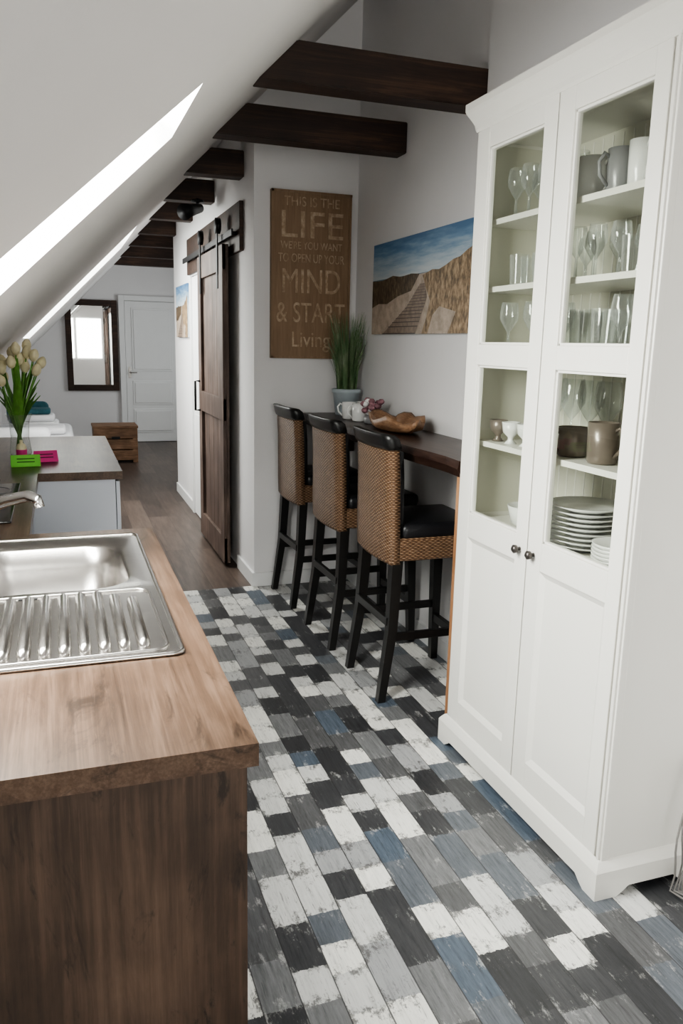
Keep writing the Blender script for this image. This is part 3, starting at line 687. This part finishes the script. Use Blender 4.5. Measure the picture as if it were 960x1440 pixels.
# ------------------------------------------------------------------ wall pictures
def beach(name, xf, yl, W, z0, Hh):
    b = B(name); t_ = 0.025
    b.box((xf-t_, yl-W, z0), (xf-0.001, yl, z0+Hh), 'sky')
    def P(k, pts, mat): b.poly([(xf-t_-0.0005*k, yl-s*W, z0+t*Hh) for s, t in pts], mat)
    P(1, [(0, .56), (.60, .57), (.60, .605), (0, .605)], 'sea')
    P(2, [(0, 0), (1, 0), (1, .60), (.55, .60), (.42, .585), (.30, .60), (.15, .575), (0, .58)], 'sand')
    P(3, [(0, .30), (.08, .34), (.18, .33), (.30, .40), (.44, .44), (.52, .60), (.44, .615), (.33, .60), (.24, .625), (.12, .59), (0, .60)], 'dune2')
    P(4, [(.56, .0), (1, 0), (1, .78), (.93, .74), (.87, .69), (.82, .68), (.76, .64), (.70, .61), (.64, .62), (.55, .58), (.585, .46), (.63, .32), (.60, .15)], 'dune')
    P(5, [(.14, .0), (.50, .0), (.60, .36), (.575, .50), (.53, .50), (.40, .28)], 'walk')
    for i in range(14):
        f = (i/14)**0.72; t = f*0.49
        l = (.14+(.40-.14)*t/.28) if t < .28 else .40+(.53-.40)*(t-.28)/.22
        r = (.50+.10*t/.36) if t < .36 else .60-.025*(t-.36)/.14
        th = 0.009*(1-f)+0.002
        P(6, [(l, t), (r, t), (r, t+th), (l, t+th)], 'walkd')
    P(7, [(.62, .0), (.80, .0), (.86, .2), (.72, .26), (.66, .18)], 'sand')
    b.done()
beach("beach_canvas_picture", 1.75, 4.40, 1.22, 1.58, 0.49)
beach("beach_canvas_picture", 1.11, 7.88, 0.70, 1.55, 0.46)

b = B("wooden_quote_sign")
b.box((1.205, YS-0.03, 1.43), (1.70, YS-0.001, 2.39), 'ply', 0.002)
for x in (1.212, 1.690): b.box((x-0.006, YS-0.036, 1.43), (x+0.008, YS-0.03, 2.39), 'ply')
for z in (1.436, 2.382): b.box((1.205, YS-0.036, z-0.006), (1.70, YS-0.03, z+0.008), 'ply')
for (tx, sz, z, w) in (("THIS IS THE", 0.075, 2.305, 0.34), ("LIFE", 0.215, 2.130, 0.38), ("WE'RE YOU WANT", 0.060, 2.065, 0.38), ("TO OPEN UP YOUR", 0.070, 1.990, 0.41),
                       ("MIND", 0.20, 1.815, 0.36), ("& START", 0.165, 1.645, 0.43), ("Living", 0.13, 1.500, 0.24)):
    T = Matrix.Translation((1.4525, YS-0.031, z)) @ Matrix.Rotation(math.pi/2, 4, 'X')
    b.text(tx, sz, T, 'signtxt', 0.002, w)
b.done()

# ------------------------------------------------------------------ barn door
b = B("sliding_barn_door")
X0, X1 = 1.030, 1.060; ya, yb = 5.25, 6.22
for i in range(6):
    w = (yb-ya)/6; b.box((X0+0.01, ya+i*w+0.002, 0.02), (X1, ya+(i+1)*w-0.002, 2.13), 'barn', 0.003)
for za, zb in ((0.02, 0.20), (1.0, 1.15), (1.97, 2.13)): b.box((X0-0.012, ya, za), (X0+0.01, yb, zb), 'barn', 0.003)
for y_ in (ya, yb-0.12): b.box((X0-0.0125, y_, 0.02), (X0+0.01, y_+0.12, 2.13), 'barn', 0.003)
b.tube([(X0-0.012, yb-0.06, 1.0), (X0-0.05, yb-0.06, 1.0), (X0-0.05, yb-0.06, 1.22), (X0-0.012, yb-0.06, 1.22)], 0.009, 'iron', 8)
for y_ in (ya+0.15, yb-0.15):
    b.box((X0-0.020, y_-0.022, 1.86), (X0-0.012, y_+0.022, 2.24), 'iron', 0.002)
    b.tube([(X0-0.026, y_, 2.255), (X0+0.005, y_, 2.255)], 0.05, 'iron', 20)
b.done()
b = B("barn_door_rail")
b.box((1.082, 5.02, 2.07), (1.108, 7.15, 2.36), 'beam', 0.003)
b.box((1.040, 5.06, 2.160), (1.052, 7.12, 2.200), 'iron', 0.002)
for i in range(6):
    y_ = 5.12+i*0.38; b.tube([(1.052, y_, 2.18), (1.084, y_, 2.18)], 0.012, 'iron', 10)
b.done()

b = B("ceiling_spotlight")
b.tube([(0.98, 5.93, 2.50), (0.98, 5.93, 2.44)], 0.012, 'iron', 10)
b.tube([(1.00, 5.95, 2.44), (0.90, 5.82, 2.40), (0.86, 5.77, 2.38)], [0.03, 0.045, 0.055], 'iron', 18)
b.tube([(0.98, 5.93, 2.489), (0.98, 5.93, 2.475)], 0.045, 'iron', 18)
b.done()

# ------------------------------------------------------------------ far room
b = B("door_1")
x0, x1, yw = 0.95, 1.72, YF-0.002
b.box((x0, yw-0.04, 0.005), (x1, yw, 2.07), 'trim', 0.003)
for za, zb in ((0.14, 0.50), (0.56, 0.92), (1.06, 1.98)):
    for xa, xb in ((x0+0.09, x1-0.09),):
        b.box((xa, yw-0.050, za), (xb, yw-0.04, zb), 'trim', 0.005); b.box((xa+0.03, yw-0.060, za+0.03), (xb-0.03, yw-0.050, zb-0.03), 'trim', 0.005)
b.tube([(x0+0.05, yw-0.04, 1.04), (x0+0.05, yw-0.09, 1.04), (x0+0.15, yw-0.09, 1.04)], 0.009, 'steel', 8)
b.box((x0+0.03, yw-0.046, 0.96), (x0+0.07, yw-0.04, 1.12), 'steel')
b.done()
b = B("trim_door"); b.box((0.865, YF-0.055, 0), (0.945, YF-0.001, 2.15), 'trim', 0.004); b.box((1.725, YF-0.055, 0), (1.80, YF-0.001, 2.15), 'trim', 0.004)
b.box((0.945, YF-0.055, 2.075), (1.725, YF-0.001, 2.15), 'trim', 0.004); b.done()
b = B("wall_mirror")
mx0, mx1, mz0, mz1 = 0.12, 0.845, 0.77, 2.07
f = 0.085
b.box((mx0+f*0.8, YF-0.03, mz0+f*0.8), (mx1-f*0.8, YF-0.002, mz1-f*0.8), 'mirror')
for a_, c_ in (((mx0, mz0), (mx0+f, mz1)), ((mx1-f, mz0), (mx1, mz1)), ((mx0+f, mz0), (mx1-f, mz0+f)), ((mx0+f, mz1-f), (mx1-f, mz1))):
    b.box((a_[0], YF-0.05, a_[1]), (c_[0], YF-0.002, c_[1]), 'beam', 0.006)
b.done()
b = B("wooden_crate_stool")
cx0, cx1, cy0, cy1, ch = 0.37, 0.90, 10.25, 10.72, 0.44
for i in range(3):
    z = 0.03+i*0.137; b.box((cx0, cy0, z), (cx1, cy0+0.03, z+0.125), 'crate', 0.006); b.box((cx0, cy1-0.03, z), (cx1, cy1, z+0.125), 'crate', 0.006)
    b.box((cx0, cy0+0.03, z), (cx0+0.03, cy1-0.03, z+0.125), 'crate', 0.006); b.box((cx1-0.03, cy0+0.03, z), (cx1, cy1-0.03, z+0.125), 'crate', 0.006)
for i in range(4):
    w = (cy1-cy0)/4; b.box((cx0-0.01, cy0+i*w+0.003, ch-0.01), (cx1+0.01, cy0+(i+1)*w-0.003, ch+0.02), 'crate', 0.005)
for x in (cx0+0.002, cx1-0.06):
    for y in (cy0+0.002, cy1-0.06): b.box((x, y, 0), (x+0.058, y+0.058, ch-0.01), 'crate')
b.box(((cx0+cx1)/2-0.05, cy0-0.004, 0.30), ((cx0+cx1)/2+0.05, cy0+0.004, 0.33), 'iron')
b.done()
b = B("daybed")
b.box((-0.78, 7.6, 0.0), (0.10, 9.5, 0.32), 'trim', 0.02); b.box((-0.78, 7.58, 0.32), (0.115, 9.52, 0.58), 'sheet', 0.06, 4, smooth=True)
b.box((-0.7, 7.65, 0.57), (-0.1, 8.0, 0.70), 'sheet', 0.06, 4, smooth=True); b.done()
b = B("folded_towels")
b.box((-0.35, 8.3, 0.585), (0.04, 8.75, 0.65), 'sheet', 0.03, 3, smooth=True); b.box((-0.42, 8.8, 0.585), (-0.02, 9.2, 0.66), 'sheet', 0.03, 3, smooth=True)
b.box((-0.40, 8.82, 0.66), (-0.06, 9.18, 0.73), 'sheet', 0.03, 3, smooth=True); b.box((-0.40, 8.85, 0.735), (-0.10, 9.15, 0.79), 'teal', 0.025, 3, smooth=True); b.done()
b = B("teal_cushion"); b.box((-0.55, 9.22, 0.60), (-0.12, 9.36, 0.84), 'teal', 0.06, 4, smooth=True); b.done()

# ------------------------------------------------------------------ lights
def area(name, loc, target, sx, sy, power, col=(1, 1, 1)):
    l = bpy.data.lights.new(name, 'AREA'); l.shape = 'RECTANGLE'; l.size = sx; l.size_y = sy; l.energy = power; l.color = col
    o = bpy.data.objects.new(name, l); o.location = loc
    d = Vector(target)-Vector(loc); o.rotation_euler = d.to_track_quat('-Z', 'Y').to_euler(); S.collection.objects.link(o); return o
area("skylight_back_window", (0.55, YB-0.25, 1.53), (0.55, 3, 1.4), 1.8, 1.4, 85, (1.0, 0.975, 0.945))
c = sp(-0.1, 1.8, 0.32); area("skylight_roof_near", c, (c[0]+1, c[1], c[2]-1), 1.1, 1.3, 215, (1.0, 0.99, 0.97))  # shines in through the added light-patch opening
c = sp(0.17, 6.65, 0.32); area("skylight_roof_far", c, (c[0]+1, c[1], c[2]-1), 1.1, 1.7, 135, (1.0, 0.99, 0.97))
area("skylight_side_window", (2.95, 10.3, 1.55), (0, 10.3, 1.2), 2.0, 1.5, 45, (0.97, 0.98, 1.0))  # lamp outside the added side window, brightens the far room

w = bpy.data.worlds.new("daylight"); S.world = w; w.use_nodes = True
w.node_tree.nodes["Background"].inputs[0].default_value = (0.85, 0.92, 1.0, 1); w.node_tree.nodes["Background"].inputs[1].default_value = 1.5
try: S.view_settings.look = 'AgX - Medium High Contrast'
except Exception as e: print(e)

# ------------------------------------------------------------------ camera
cam = bpy.data.cameras.new("camera"); co = bpy.data.objects.new("camera", cam); S.collection.objects.link(co)
cam.sensor_fit = 'VERTICAL'; cam.sensor_height = 36.0; cam.lens = 36.0*1116/1440; cam.clip_start = 0.02
Yc = Vector((-400, 245, -1116)).normalized(); Zc = -Vector((-120, -5279, -1116)).normalized()
Zc = (Zc-Yc*Zc.dot(Yc)).normalized(); Xc = Yc.cross(Zc)
R = Matrix((Xc, Yc, Zc))
co.matrix_world = Matrix.Translation((0, 0, H)) @ R.to_4x4()
S.camera = co
